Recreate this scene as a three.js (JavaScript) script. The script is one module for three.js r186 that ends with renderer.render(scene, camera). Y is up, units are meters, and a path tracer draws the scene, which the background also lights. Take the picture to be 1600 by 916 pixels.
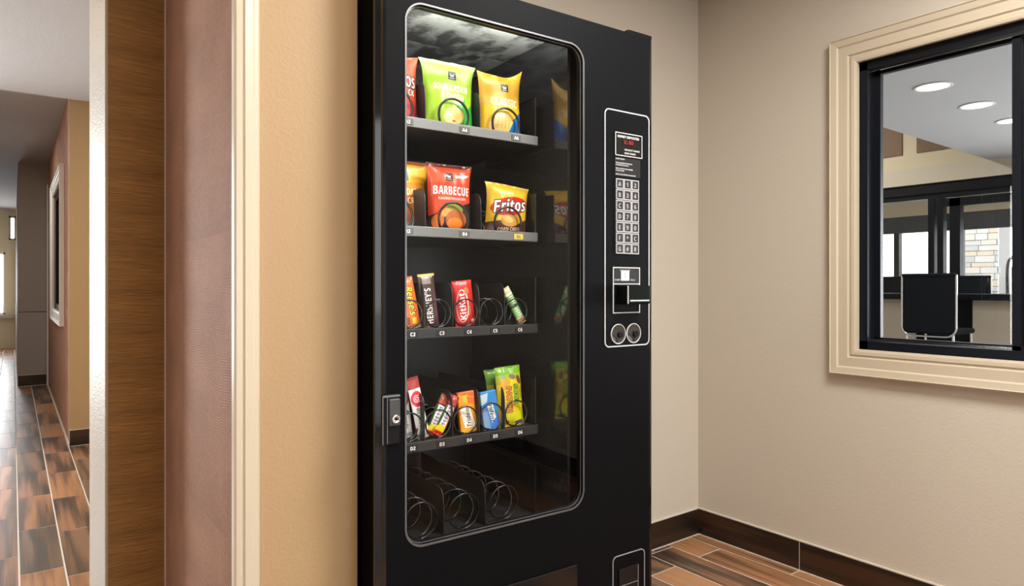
import * as THREE from 'three';
import { RoundedBoxGeometry } from 'three/addons/geometries/RoundedBoxGeometry.js';
import { mergeGeometries } from 'three/addons/utils/BufferGeometryUtils.js';
import { RectAreaLightUniformsLib } from 'three/addons/lights/RectAreaLightUniformsLib.js';

// ---------------------------------------------------------------- camera, sky, light, exposure
const scene = new THREE.Scene();
const EYE = 1.14;
const camera = new THREE.PerspectiveCamera(2 * Math.atan(458 / 1041) * 180 / Math.PI, 1600 / 916, 0.05, 200);
camera.position.set(0, EYE, 0);
const YAW = 36.84 * Math.PI / 180;
camera.lookAt(Math.sin(YAW), EYE, -Math.cos(YAW));
camera.setViewOffset(1600, 916, 0, 11, 1600, 916);
camera.updateProjectionMatrix();
camera.updateMatrixWorld(true);

const renderer = new THREE.WebGLRenderer({ antialias: true });
renderer.toneMapping = THREE.LinearToneMapping;
renderer.toneMappingExposure = 1.0;
renderer.shadowMap.enabled = true;
RectAreaLightUniformsLib.init();

scene.background = new THREE.Color().setRGB(0.93, 0.97, 1.0);
scene.backgroundIntensity = 4.0;

const WARM = new THREE.Color().setRGB(1.0, 0.80, 0.56);
const SOFT = new THREE.Color().setRGB(1.0, 0.97, 0.93);
const DAY = new THREE.Color().setRGB(0.94, 0.97, 1.0);

// large daylight openings (the glazing itself is built below at the same places)
function daylight(name, w, h, pos, target, radiance) {
  const l = new THREE.RectAreaLight(DAY, radiance, w, h);
  l.name = name; l.position.set(...pos); l.lookAt(...target); scene.add(l);
}
daylight('daylight_entrance', 1.5, 1.95, [1.55, 1.15, 3.34], [1.55, 1.15, 0], 2.4);
daylight('daylight_corridor', 0.9, 1.7, [-1.75, 1.3, -6.06], [-1.75, 1.3, 0], 34);
daylight('daylight_corridor_end', 0.76, 1.1, [-0.5, 1.2, -15.0], [-0.5, 1.2, 0], 12);
daylight('daylight_storefront', 4.2, 1.9, [8.12, 1.1, 1.0], [0, 1.1, 1.0], 10);

// ---------------------------------------------------------------- helpers
const rng = (seed) => { let s = seed >>> 0; return () => { s = (s + 0x6d2b79f5) >>> 0; let t = Math.imul(s ^ (s >>> 15), 1 | s); t = (t + Math.imul(t ^ (t >>> 7), 61 | t)) ^ t; return ((t ^ (t >>> 14)) >>> 0) / 4294967296; }; };
const used = new Map();
function numbered(name) { const n = used.get(name) || 0; used.set(name, n + 1); return n ? `${name}_${String(n).padStart(3, '0')}` : name; }
function shade(o) { o.castShadow = true; o.receiveShadow = true; return o; }
function tag(o, label, category, group, kind) { o.userData.label = label; o.userData.category = category; if (group) o.userData.group = group; if (kind) o.userData.kind = kind; return o; }
function part(parent, name, geo, mat, pos, rot) { const m = shade(new THREE.Mesh(geo, mat)); m.name = name; if (pos) m.position.set(...pos); if (rot) m.rotation.set(...rot); parent.add(m); return m; }
function thing(name, label, category, pos = [0, 0, 0], turn = 0, group, kind) { const g = new THREE.Group(); g.name = numbered(name); g.position.set(...pos); g.rotation.y = turn; tag(g, label, category, group, kind); scene.add(g); return g; }
// box between two corners, uv in metres taken from the face's own plane
function metreUV(g) {
  const p = g.attributes.position, n = g.attributes.normal, uv = new Float32Array(p.count * 2);
  for (let i = 0; i < p.count; i++) {
    const ax = Math.abs(n.getX(i)), ay = Math.abs(n.getY(i)), az = Math.abs(n.getZ(i));
    if (ax >= ay && ax >= az) { uv[2 * i] = p.getZ(i); uv[2 * i + 1] = p.getY(i); } else if (ay >= az) { uv[2 * i] = p.getX(i); uv[2 * i + 1] = p.getZ(i); } else { uv[2 * i] = p.getX(i); uv[2 * i + 1] = p.getY(i); }
  }
  g.setAttribute('uv', new THREE.BufferAttribute(uv, 2)); return g;
}
function bx(x0, x1, y0, y1, z0, z1) { return metreUV(new THREE.BoxGeometry(x1 - x0, y1 - y0, z1 - z0).translate((x0 + x1) / 2, (y0 + y1) / 2, (z0 + z1) / 2)); }
function rbx(x0, x1, y0, y1, z0, z1, r, seg = 2) { return new RoundedBoxGeometry(x1 - x0, y1 - y0, z1 - z0, seg, r).translate((x0 + x1) / 2, (y0 + y1) / 2, (z0 + z1) / 2); }
const merge = (list) => mergeGeometries(list.map((g) => { const k = g.index ? g.toNonIndexed() : g; for (const a of Object.keys(k.attributes)) if (!['position', 'normal', 'uv'].includes(a)) k.deleteAttribute(a); return k; }));
function struct(name, geo, mat, label, category = 'wall') { const m = part(scene, name, geo, mat); return tag(m, label, category, null, 'structure'); }
function tube(points, r, seg = 32, rad = 8, closed = false, tension = 0.5) { return new THREE.TubeGeometry(new THREE.CatmullRomCurve3(points.map((p) => new THREE.Vector3(...p)), closed, 'catmullrom', tension), seg, r, rad, closed); }
function bar(a, b, r, rad = 8) { return new THREE.TubeGeometry(new THREE.LineCurve3(new THREE.Vector3(...a), new THREE.Vector3(...b)), 1, r, rad); }
function roundRect(x0, y0, x1, y1, r, path = new THREE.Shape()) {
  path.moveTo(x0 + r, y0); path.lineTo(x1 - r, y0); path.absarc(x1 - r, y0 + r, r, -Math.PI / 2, 0); path.lineTo(x1, y1 - r); path.absarc(x1 - r, y1 - r, r, 0, Math.PI / 2);
  path.lineTo(x0 + r, y1); path.absarc(x0 + r, y1 - r, r, Math.PI / 2, Math.PI); path.lineTo(x0, y0 + r); path.absarc(x0 + r, y0 + r, r, Math.PI, Math.PI * 1.5); return path;
}
function ringPlate(x0, y0, x1, y1, r, wide, deep, bevel = 0) {   // flat frame of a rounded rectangle, front at z = deep
  const s = roundRect(x0, y0, x1, y1, r); s.holes.push(roundRect(x0 + wide, y0 + wide, x1 - wide, y1 - wide, Math.max(r - wide, 0.0005), new THREE.Path()));
  return new THREE.ExtrudeGeometry(s, { depth: deep, bevelEnabled: bevel > 0, bevelSize: bevel, bevelThickness: bevel, bevelSegments: 2, curveSegments: 10 });
}

// ---------------------------------------------------------------- textures
function lattice(seed, n) { const r = rng(seed), a = new Float32Array(n * n); for (let i = 0; i < a.length; i++) a[i] = r(); return (x, y) => { const xi = Math.floor(x), yi = Math.floor(y), fx = x - xi, fy = y - yi, w = (t) => t * t * (3 - 2 * t), m = (v) => ((v % n) + n) % n, g = (i, j) => a[m(j) * n + m(i)]; const u = w(fx), v = w(fy); return (g(xi, yi) * (1 - u) + g(xi + 1, yi) * u) * (1 - v) + (g(xi, yi + 1) * (1 - u) + g(xi + 1, yi + 1) * u) * v; }; }
function texture(w, h, fn, repeat, srgb = false) {
  const d = new Uint8Array(w * h * 4);
  for (let y = 0; y < h; y++) for (let x = 0; x < w; x++) { const c = fn(x / w, y / h), i = (y * w + x) * 4; const v = Array.isArray(c) ? c : [c, c, c]; for (let k = 0; k < 3; k++) d[i + k] = Math.max(0, Math.min(255, v[k] * 255)); d[i + 3] = 255; }
  const t = new THREE.DataTexture(d, w, h); t.wrapS = t.wrapT = THREE.RepeatWrapping; t.magFilter = THREE.LinearFilter; t.minFilter = THREE.LinearFilter;
  if (repeat) t.repeat.set(...repeat); if (srgb) t.colorSpace = THREE.SRGBColorSpace; t.needsUpdate = true; return t;
}
function canvasTex(w, h, draw) { const c = document.createElement('canvas'); c.width = w; c.height = h; const g = c.getContext('2d'); draw(g, w, h); const t = new THREE.CanvasTexture(c); t.colorSpace = THREE.SRGBColorSpace; t.magFilter = THREE.LinearFilter; return t; }
const n1 = lattice(11, 64), n2 = lattice(12, 128), n3 = lattice(13, 32), n4 = lattice(14, 256);
const peel = texture(512, 512, (u, v) => 0.5 * n2(u * 128, v * 128) + 0.3 * n1(u * 64, v * 64) + 0.2 * n4(u * 256, v * 256), [2, 2]);
// grasscloth: long horizontal fibres of uneven thickness
const fibre = (u, v) => { const k = n3(u * 8, v * 32) * 1.1; return 0.4 * n4(u * 16, v * 256 + k * 2) + 0.4 * n2(u * 12 + 7, v * 128 + k) + 0.2 * n4(u * 48, v * 256 + 31); };
const weaveBump = texture(512, 1024, fibre, [1.7, 3]);
const weaveColour = texture(512, 1024, (u, v) => { const f = 0.82 + 0.34 * (fibre(u, v) - 0.5) + 0.1 * (n3(u * 2, v * 8) - 0.5); return [f, f, f]; }, [1.7, 3], true);
// embossed covering: fine wandering ripples
const ripple = (u, v) => { const w = n3(u * 8, v * 8) * 1.2 + n1(u * 32, v * 32) * 0.5; return 0.5 + 0.32 * Math.sin((v * 110 + w) * Math.PI * 2 / 1) * (0.4 + n1(u * 16 + 5, v * 64)) * 0.8 + 0.25 * (n4(u * 128, v * 256) - 0.5); };
const rippleBump = texture(512, 512, ripple, [1.6, 1.6]);
const rippleColour = texture(512, 512, (u, v) => { const f = 0.86 + 0.08 * (ripple(u, v) - 0.5) + 0.08 * (n3(u * 8, v * 8) - 0.5) + 0.08 * (n2(u * 128, v * 128) - 0.5); return [f, f, f]; }, [1.6, 1.6], true);
const ceilBump = texture(512, 512, (u, v) => 0.6 * n2(u * 128, v * 128) + 0.4 * n4(u * 256, v * 256), [3, 3]);

const std = (r, g, b, rough = 0.6, more = {}) => new THREE.MeshPhysicalMaterial({ color: new THREE.Color().setRGB(r, g, b), roughness: rough, ...more });
const M = {
  paint: std(0.62, 0.56, 0.47, 0.55, { bumpMap: peel, bumpScale: 0.0006 }),
  gold: std(0.53, 0.365, 0.195, 0.5, { bumpMap: peel, bumpScale: 0.0006 }),
  paintCream: std(0.66, 0.585, 0.43, 0.6, { bumpMap: peel, bumpScale: 0.0006 }),
  paintGloss: std(0.52, 0.47, 0.385, 0.42, { specularIntensity: 0.6, bumpMap: peel, bumpScale: 0.0022 }),
  taupe: std(0.36, 0.3, 0.255, 0.7, { bumpMap: peel, bumpScale: 0.0008 }),
  taupeLow: std(0.38, 0.33, 0.29, 0.7, { bumpMap: peel, bumpScale: 0.0008 }),
  weave: std(0.52, 0.28, 0.085, 0.62, { map: weaveColour, bumpMap: weaveBump, bumpScale: 0.0022 }),
  brown: std(0.55, 0.3, 0.195, 0.75, { specularIntensity: 0.35, map: rippleColour, bumpMap: rippleBump, bumpScale: 0.0012 }),
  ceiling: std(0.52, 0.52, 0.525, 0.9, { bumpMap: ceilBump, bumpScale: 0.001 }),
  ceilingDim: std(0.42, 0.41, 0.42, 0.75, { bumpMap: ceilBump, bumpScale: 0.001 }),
  casing: std(0.6, 0.515, 0.385, 0.38),
  trim: std(0.72, 0.64, 0.5, 0.35),
  trimWhite: std(0.78, 0.75, 0.68, 0.35),
  grout: std(0.72, 0.66, 0.58, 0.85),
  caulk: std(0.7, 0.64, 0.55, 0.6),
  frame: std(0.005, 0.0065, 0.011, 0.4, { specularIntensity: 0.5 }),
  pane: new THREE.MeshPhysicalMaterial({ color: 0xffffff, transmission: 1, thickness: 0, roughness: 0.0, ior: 1.45 }),
  paneClear: new THREE.MeshPhysicalMaterial({ color: 0xffffff, transmission: 1, thickness: 0, roughness: 0.0, ior: 1.45, specularIntensity: 0.5 }),
  darkGlass: std(0.01, 0.012, 0.015, 0.05),
  chrome: std(0.75, 0.76, 0.78, 0.16, { metalness: 1 }),
  black: std(0.004, 0.0042, 0.0055, 0.5, { specularIntensity: 0.14 }),
  blackSide: std(0.004, 0.004, 0.005, 0.16, { specularIntensity: 1 }),
  bevel: std(0.004, 0.004, 0.005, 0.08, { specularIntensity: 1 }),
  matte: std(0.003, 0.003, 0.004, 0.8, { specularIntensity: 0.05 }),
  blackIn: std(0.02, 0.02, 0.021, 0.42),
  blackGloss: std(0.018, 0.018, 0.02, 0.12, { clearcoat: 1, clearcoatRoughness: 0.06 }),
  plastic: std(0.009, 0.009, 0.01, 0.4, { specularIntensity: 0.25 }),
  wire: std(0.05, 0.05, 0.048, 0.22, { metalness: 0.8 }),
  tray: std(0.2, 0.205, 0.2, 0.42, { metalness: 0.5 }),
  trayDark: std(0.03, 0.03, 0.031, 0.45, { metalness: 0.3 }),
  line: std(0.62, 0.63, 0.65, 0.4),
  asphalt: std(0.42, 0.42, 0.42, 0.9),
  mesh: std(0.005, 0.007, 0.011, 0.6, { specularIntensity: 0.4 }),
  leaf: std(0.04, 0.12, 0.05, 0.6),
  pot: std(0.05, 0.05, 0.055, 0.6),
};

// ---------------------------------------------------------------- floor: wood-look tile planks
const woods = [];
{
  const palettes = [
    [[0.44, 0.2, 0.085], [0.075, 0.042, 0.026]], [[0.52, 0.26, 0.115], [0.14, 0.06, 0.034]], [[0.28, 0.15, 0.08], [0.05, 0.034, 0.024]],
    [[0.4, 0.19, 0.095], [0.035, 0.026, 0.02]], [[0.48, 0.225, 0.1], [0.16, 0.085, 0.045]], [[0.24, 0.15, 0.095], [0.065, 0.045, 0.032]],
  ];
  palettes.forEach(([a, b], k) => {
    const g1 = lattice(40 + k, 32), g2 = lattice(60 + k, 64), g3 = lattice(80 + k, 16);
    const t = texture(128, 512, (u, v) => {
      const band = g3(u * 4 + 0.7 * g1(u * 3, v * 2), v * 0.8 + k), fine = g2(u * 40, v * 4), soft = g1(u * 11, v * 1.6 + 4);
      let m = THREE.MathUtils.smoothstep(0.6 * band + 0.28 * soft + 0.12 * fine, 0.3, 0.72);
      m = m * 0.9 + 0.1 * fine; const e = (c) => Math.pow(Math.max(c, 0), 1 / 2.2);
      return [0, 1, 2].map((i) => e(a[i] * (1 - m) + b[i] * m));
    }, null, true);
    woods.push(new THREE.MeshPhysicalMaterial({ map: t, roughness: 0.34, clearcoat: 0.25, clearcoatRoughness: 0.3 }));
  });
}
const baseWoods = woods.map((m) => { const c = m.clone(); c.color.setRGB(0.16, 0.13, 0.115); return c; });
function tile(w, h, l, c = 0.0015) {   // top at y = 0, chamfered rim; w along x, l along z
  const X = w / 2, Z = l / 2, top = [[-X + c, 0, -Z + c], [X - c, 0, -Z + c], [X - c, 0, Z - c], [-X + c, 0, Z - c]], rim = [[-X, -c, -Z], [X, -c, -Z], [X, -c, Z], [-X, -c, Z]], low = [[-X, -h, -Z], [X, -h, -Z], [X, -h, Z], [-X, -h, Z]];
  const P = [], UV = [], quad = (a, b, d, e) => { for (const p of [a, d, b, a, e, d]) { P.push(...p); UV.push(p[0] / w + 0.5, p[2] / l + 0.5); } };
  quad(...top);
  for (let i = 0; i < 4; i++) { const j = (i + 1) % 4; quad(rim[i], rim[j], top[j], top[i]); quad(low[i], low[j], rim[j], rim[i]); }
  const g = new THREE.BufferGeometry(); g.setAttribute('position', new THREE.Float32BufferAttribute(P, 3)); g.setAttribute('uv', new THREE.Float32BufferAttribute(UV, 2)); g.computeVertexNormals(); return g;
}
const floor = struct('floor', bx(-3.15, 10.2, -0.12, -0.0012, -15.4, 3.5), M.grout, 'wood-look plank tile floor with pale grout lines', 'floor');
{
  const W = 0.149, L = 0.592, G = 0.0048, geo = tile(W - G, 0.012, L - G), r = rng(5), rest = [];
  const put = (xc, zc, sx, sz, near) => {
    const k = Math.floor(r() * woods.length), flip = r() < 0.5;
    if (near) { const m = part(floor, 'plank', geo, woods[k], [xc, 0, zc], flip ? [0, Math.PI, 0] : null); m.scale.set(sx, 1, sz); } else rest.push([geo.clone().scale(sx, 1, sz).translate(xc, 0, zc), k]);
  };
  const run = (x0, x1, xEdge, z0, z1, offs, near) => {    // columns from xEdge leftwards
    let c = 0;
    for (let xr = xEdge + (x1 > xEdge ? W : 0); xr > x0; xr -= W, c++) {
      const a = Math.max(xr - W, x0), b = Math.min(xr, x1); if (b - a < 0.01) continue;
      const off = offs[c % offs.length];
      for (let n = Math.floor((z0 - off) / L); n * L + off < z1; n++) {
        const p = Math.max(n * L + off, z0), q = Math.min(n * L + off + L, z1); if (q - p < 0.01) continue;
        put((a + b) / 2, (p + q) / 2, (b - a - G) / (W - G), (q - p - G) / (L - G), near((a + b) / 2, (p + q) / 2));
      }
    }
  };
  // vending nook
  run(0.62, 2.533, 2.458, -1.947, 3.4, [-1.447, -1.772, -1.32, -1.77, -1.45, -1.62], (x, z) => z < -0.6 && x > 1.0);
  // lobby and corridor
  run(-3.0, 0.62, 0.615, -15.2, 3.4, [-3.3, -3.62, -3.44, -3.14, -3.26, -3.5], (x, z) => x > -0.5 && x < 0.4 && z < -2.3 && z > -12);
  for (let k = 0; k < woods.length; k++) { const list = rest.filter((a) => a[1] === k).map((a) => a[0]); if (list.length) { const m = part(floor, 'plank_field', mergeGeometries(list), woods[k]); m.userData.kind = 'stuff'; } }
}

// ---------------------------------------------------------------- walls
const CEIL = 2.468;
const XR = 2.533, ZB = -1.947;
function wallWithHole(axis, at0, at1, a0, a1, y0, y1, holes, mat, name, label) {   // slab across x ('x') or z ('z'), holes [a0,a1,y0,y1] from left to right
  const g = [], b = (p, q, s, t) => { if (q - p > 1e-4 && t - s > 1e-4) g.push(axis === 'x' ? bx(at0, at1, s, t, p, q) : bx(p, q, s, t, at0, at1)); };
  let cur = a0;
  for (const [h0, h1, hy0, hy1] of holes) { b(cur, h0, y0, y1); b(h0, h1, y0, hy0); b(h0, h1, hy1, y1); cur = h1; }
  b(cur, a1, y0, y1);
  return struct(name, merge(g), mat, label);
}
struct('wall_back', bx(0.36, XR + 0.14, 0, CEIL, ZB - 0.16, ZB), M.paint, 'beige painted wall behind the vending machine');
const WIN = { z0: -1.221, z1: 0.12, y0: 0.9, y1: 1.979 };
wallWithHole('x', XR, XR + 0.14, -5.8, 3.4, 0, 3.5, [[WIN.z0, WIN.z1, WIN.y0, WIN.y1]], M.paint, 'wall_right', 'beige painted wall with the framed interior window');
struct('wall_left', bx(0.36, 0.606, 0, CEIL, ZB, -1.376), M.gold, 'golden beige wing wall beside the vending machine');
struct('wall_left_side', bx(0.348, 0.36, 0, CEIL, -2.107, -1.376), M.brown, 'brown embossed wallcovering on the side of the wing wall');
struct('wall_pier', bx(0.201, XR + 0.14, 0, CEIL, -2.577, -2.1125), M.paintGloss, 'narrow cream painted end of the wall stub beside the corridor');
struct('wall_pier_face', bx(0.206, 0.348, 0, CEIL, -2.1125, -2.107), M.weave, 'golden brown grasscloth wallcovering facing the lobby');
struct('trim_1', bx(0.3445, 0.348, 0, CEIL, -2.107, -2.1035), M.caulk, 'thin pale bead in the corner between two brown wallcoverings', 'trim');
struct('trim_2', bx(0.2, 0.2065, 0, CEIL, -2.1128, -2.1062), M.paintGloss, 'pale corner bead at the edge of the grasscloth', 'trim');
{ // casing on the corner of the wing wall: stepped moulding
  const x0 = 0.3435, sh = new THREE.Shape();
  const pr = [[0, 0], [0, 0.017], [0.004, 0.02], [0.012, 0.02], [0.0145, 0.0165], [0.0175, 0.0165], [0.0205, 0.0205], [0.036, 0.0175], [0.04, 0.0125], [0.0465, 0.0115], [0.0515, 0.006], [0.0515, 0]];
  pr.forEach(([a, b], i) => (i ? sh.lineTo(a, b) : sh.moveTo(a, b)));
  const g = new THREE.ExtrudeGeometry(sh, { depth: CEIL, bevelEnabled: false }).rotateX(-Math.PI / 2).scale(1, 1, -1);
  const idx = g.attributes.position; // mirrored: turn the faces back
  const flip = g.index ? g.toNonIndexed() : g, pp = flip.attributes.position, nn = flip.attributes.normal, uu = flip.attributes.uv;
  for (let i = 0; i < pp.count; i += 3) for (const a of [pp, nn, uu]) { const s = a.itemSize; for (let k = 0; k < s; k++) { const t = a.array[(i + 1) * s + k]; a.array[(i + 1) * s + k] = a.array[(i + 2) * s + k]; a.array[(i + 2) * s + k] = t; } }
  void idx; flip.computeVertexNormals(); flip.translate(x0, 0, -1.376);
  struct('trim_3', flip, M.trim, 'cream moulded casing running up the corner of the wing wall', 'trim');
}
// lobby shell outside the frame
struct('wall_lobby_right', bx(XR, XR + 0.14, 0, CEIL, 3.39, 3.4), M.paint, 'beige painted return of the lobby wall');
wallWithHole('z', 3.4, 3.54, -3.15, XR + 0.14, 0, CEIL, [[0.8, 2.3, 0.12, 2.15]], M.paint, 'wall_front', 'beige lobby wall with the glazed entrance');
wallWithHole('x', -3.15, -3.0, -6.25, 3.54, 0, 2.75, [[-2.12, -1.62, 0.05, 2.44]], M.paint, 'wall_lobby_left', 'long beige lobby wall with a narrow window');
wallWithHole('z', -6.25, -6.1, -3.15, -1.0, 0, 2.75, [[-2.25, -1.25, 0.4, 2.2]], M.paint, 'wall_lobby_back', 'beige lobby wall with a window beside the corridor');
struct('wall_corridor_left', bx(-1.15, -1.0, 0, 2.75, -15.4, -6.25), M.paint, 'beige wall along the other side of the corridor');
// corridor
const ZG = -5.674;
struct('wall_corridor_front', bx(0.32, XR + 0.14, 0, 2.6, ZG - 0.016, ZG), M.gold, 'golden beige wall facing the lobby down the corridor');
const W2 = { z0: -7.9, z1: -6.44, y0: 0.92, y1: 2.01 };
wallWithHole('x', 0.325, 0.46, -9.4, ZG - 0.016, 0, 2.6, [[W2.z0, W2.z1, W2.y0, W2.y1]], M.brown, 'wall_corridor_side', 'dark brown corridor wall with a white framed window');
struct('wall_corridor_end', bx(0.046, 0.46, 0.845, 2.6, -15.4, -9.4), M.taupe, 'taupe wall projecting at the end of the corridor');
struct('wall_corridor_end_low', bx(0.043, 0.46, 0, 0.838, -15.4, -9.397), M.taupeLow, 'lower taupe wall panel below the seam at the corridor end');
wallWithHole('z', -15.4, -15.2, -1.15, 0.5, 0, 2.75, [[-0.9, -0.11, 0.62, 1.75], [-0.06, 0.05, 1.98, 2.42]], M.paintCream, 'wall_corridor_far', 'pale wall with bright windows at the far end of the corridor');
part(scene.getObjectByName('wall_corridor_far'), 'ledge', bx(-1.0, 0.04, 0.56, 0.62, -15.2, -15.05), M.taupeLow);
struct('trim_4', bx(0.312, 0.325, 0, 2.3, -9.38, -9.28), M.trimWhite, 'white upright door casing at the end of the brown corridor wall', 'trim');

struct('ceiling', bx(-3.15, XR, CEIL, CEIL + 0.14, ZG, 3.54), M.ceiling, 'white textured ceiling over lobby and vending nook', 'ceiling');
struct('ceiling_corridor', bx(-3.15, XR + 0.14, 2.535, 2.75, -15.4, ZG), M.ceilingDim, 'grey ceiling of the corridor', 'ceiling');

// baseboards: tile pieces with a pale caulk line on top
function baseboard(name, label, axis, face, dir, from, to, joints, h = 0.113) {   // axis: the run goes along it; face: plane of the wall; dir: towards the room
  const g = thing(name, label, 'baseboard', [0, 0, 0], 0, null, 'structure'); const T = 0.011; let k = 0;
  const ends = [from, ...joints, to];
  for (let i = 0; i + 1 < ends.length; i++) {
    const p = ends[i] + 0.0022, q = ends[i + 1] - 0.0022, len = q - p;
    const geo = tile(h, T, len, 0.0012), m = baseWoods[[3, 2, 5][k++ % 3]];
    if (axis === 'z') part(g, 'tile', geo, m, [face + dir * T, h / 2 + 0.002, (p + q) / 2], [0, 0, dir > 0 ? -Math.PI / 2 : Math.PI / 2]);
    else part(g, 'tile', geo.rotateY(Math.PI / 2), m, [(p + q) / 2, h / 2 + 0.002, face + dir * T], [dir > 0 ? Math.PI / 2 : -Math.PI / 2, 0, 0]);
  }
  const c = axis === 'z' ? [bx(Math.min(face, face + dir * 0.009), Math.max(face, face + dir * 0.009), h + 0.002, h + 0.0065, from, to), bx(Math.min(face, face + dir * 0.008), Math.max(face, face + dir * 0.008), 0, h, from, to)] : [bx(from, to, h + 0.002, h + 0.0065, Math.min(face, face + dir * 0.009), Math.max(face, face + dir * 0.009)), bx(from, to, 0, h, Math.min(face, face + dir * 0.008), Math.max(face, face + dir * 0.008))];
  const n0 = face + dir * 0.011, n1 = face + dir * 0.0155; c.push(axis === 'z' ? bx(Math.min(n0, n1), Math.max(n0, n1), -0.002, 0.003, from, to) : bx(from, to, -0.002, 0.003, Math.min(n0, n1), Math.max(n0, n1)));
  part(g, 'caulk_line', merge(c), M.caulk);
  return g;
}
baseboard('baseboard_back', 'dark wood-look tile baseboard between vending machine and corner', 'x', ZB, 1, 0.62, XR - 0.012, [1.32, 1.92].map((v) => v));
baseboard('baseboard_right', 'dark wood-look tile baseboard under the interior window', 'z', XR, -1, ZB, 3.3, [-1.447, -0.85, -0.25, 0.35, 0.95, 1.55, 2.15, 2.75]);
baseboard('baseboard_corridor_front', 'dark tile baseboard on the golden corridor wall', 'x', ZG, 1, 0.32, 2.5, [0.9, 1.5, 2.1], 0.11);
baseboard('baseboard_corridor_end', 'dark tile baseboard on the taupe wall at the corridor end', 'x', -9.397, 1, 0.043, 0.312, [], 0.12);
struct('baseboard_corridor_side', bx(0.316, 0.325, 0, 0.012, -9.28, ZG - 0.016), M.caulk, 'pale caulk line at the foot of the brown corridor wall', 'baseboard');

// ---------------------------------------------------------------- windows
// casing profile swept round a rectangle in the wall plane x = const; dir = -1 faces -x
function casing(z0, z1, y0, y1, wide, face, dir) {
  const prof = [[0, 0.001], [0, 0.016], [0.008, 0.019], [0.02, 0.0195], [0.0235, 0.0145], [0.028, 0.0145], [0.0325, 0.022], [0.066, 0.0215], [0.071, 0.0275], [0.092, 0.03], [wide - 0.004, 0.034], [wide, 0.031], [wide, 0.001]].map(([a, b]) => [Math.min(a, wide), b]);
  const rect = (o) => [[z0 - o, y0 - o], [z1 + o, y0 - o], [z1 + o, y1 + o], [z0 - o, y1 + o]];
  const P = [], faceQ = (a, b, c, d) => P.push(...a, ...b, ...c, ...a, ...c, ...d), pieces = [];
  for (let s = 0; s < 4; s++) {
    P.length = 0;
    for (let i = 0; i + 1 < prof.length; i++) {
      const A = rect(prof[i][0]), B = rect(prof[i + 1][0]), j = (s + 1) % 4, X = (k) => face + dir * prof[k][1];
      const q = [[X(i), A[s][1], A[s][0]], [X(i), A[j][1], A[j][0]], [X(i + 1), B[j][1], B[j][0]], [X(i + 1), B[s][1], B[s][0]]];
      if (dir < 0) faceQ(q[0], q[3], q[2], q[1]); else faceQ(...q);
    }
    const g = new THREE.BufferGeometry(); g.setAttribute('position', new THREE.Float32BufferAttribute(P, 3)); g.setAttribute('uv', new THREE.Float32BufferAttribute(new Float32Array(P.length / 3 * 2), 2)); g.computeVertexNormals(); pieces.push(g);
  }
  return pieces;
}
{
  const w = thing('window_1', 'black framed interior sliding window with cream moulded casing', 'window', [0, 0, 0], 0, null, 'structure');
  const { z0, z1, y0, y1 } = WIN, x = XR;
  for (const g of casing(z0 + 0.004, z1 - 0.004, y0 + 0.004, y1 - 0.004, 0.098, x, -1)) part(w, 'casing', g, M.casing);
  const fw = 0.042, xa = x + 0.012, xb = x + 0.1;
  part(w, 'frame', merge([bx(xa, xb, y0, y0 + 0.034, z0, z1), bx(xa, xb, y1 - 0.034, y1, z0, z1), bx(xa, xb, y0, y1, z0, z0 + 0.03), bx(xa, xb, y0, y1, z1 - 0.03, z1)]), M.frame);
  part(w, 'track', merge([bx(x + 0.03, x + 0.038, y1 - 0.04, y1 - 0.033, z0 + 0.02, z1 - 0.02), bx(x + 0.048, x + 0.054, y0 + 0.03, y0 + 0.042, z0 + 0.02, z1 - 0.02)]), M.chrome);
  const sash = (a, b, xs) => {
    const s = part(w, 'sash', merge([bx(xs, xs + 0.022, y0 + 0.034, y0 + 0.047, a, b), bx(xs, xs + 0.022, y1 - 0.046, y1 - 0.034, a, b), bx(xs, xs + 0.022, y0 + 0.034, y1 - 0.034, a, a + 0.024), bx(xs, xs + 0.022, y0 + 0.034, y1 - 0.034, b - fw, b)]), M.frame);
    part(s, 'pane', bx(xs + 0.009, xs + 0.0092, y0 + 0.045, y1 - 0.045, a + 0.02, b - fw + 0.002), M.paneClear);
  };
  sash(z0 + 0.03, -0.705, x + 0.062); sash(-0.75, z1 - 0.03, x + 0.036);
}
{
  const w = thing('window_2', 'white framed window on the brown corridor wall', 'window', [0, 0, 0], 0, null, 'structure');
  const { z0, z1, y0, y1 } = W2;
  for (const g of casing(z0, z1, y0, y1, 0.1, 0.325, -1)) part(w, 'casing', g, M.trimWhite);
  part(w, 'frame', merge([bx(0.335, 0.4, y0, y0 + 0.05, z0, z1), bx(0.335, 0.4, y1 - 0.05, y1, z0, z1), bx(0.335, 0.4, y0, y1, z0, z0 + 0.05), bx(0.335, 0.4, y0, y1, z1 - 0.05, z1)]), M.frame);
  part(w, 'pane', bx(0.37, 0.376, y0 + 0.04, y1 - 0.04, z0 + 0.04, z1 - 0.04), M.darkGlass);
}
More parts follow.
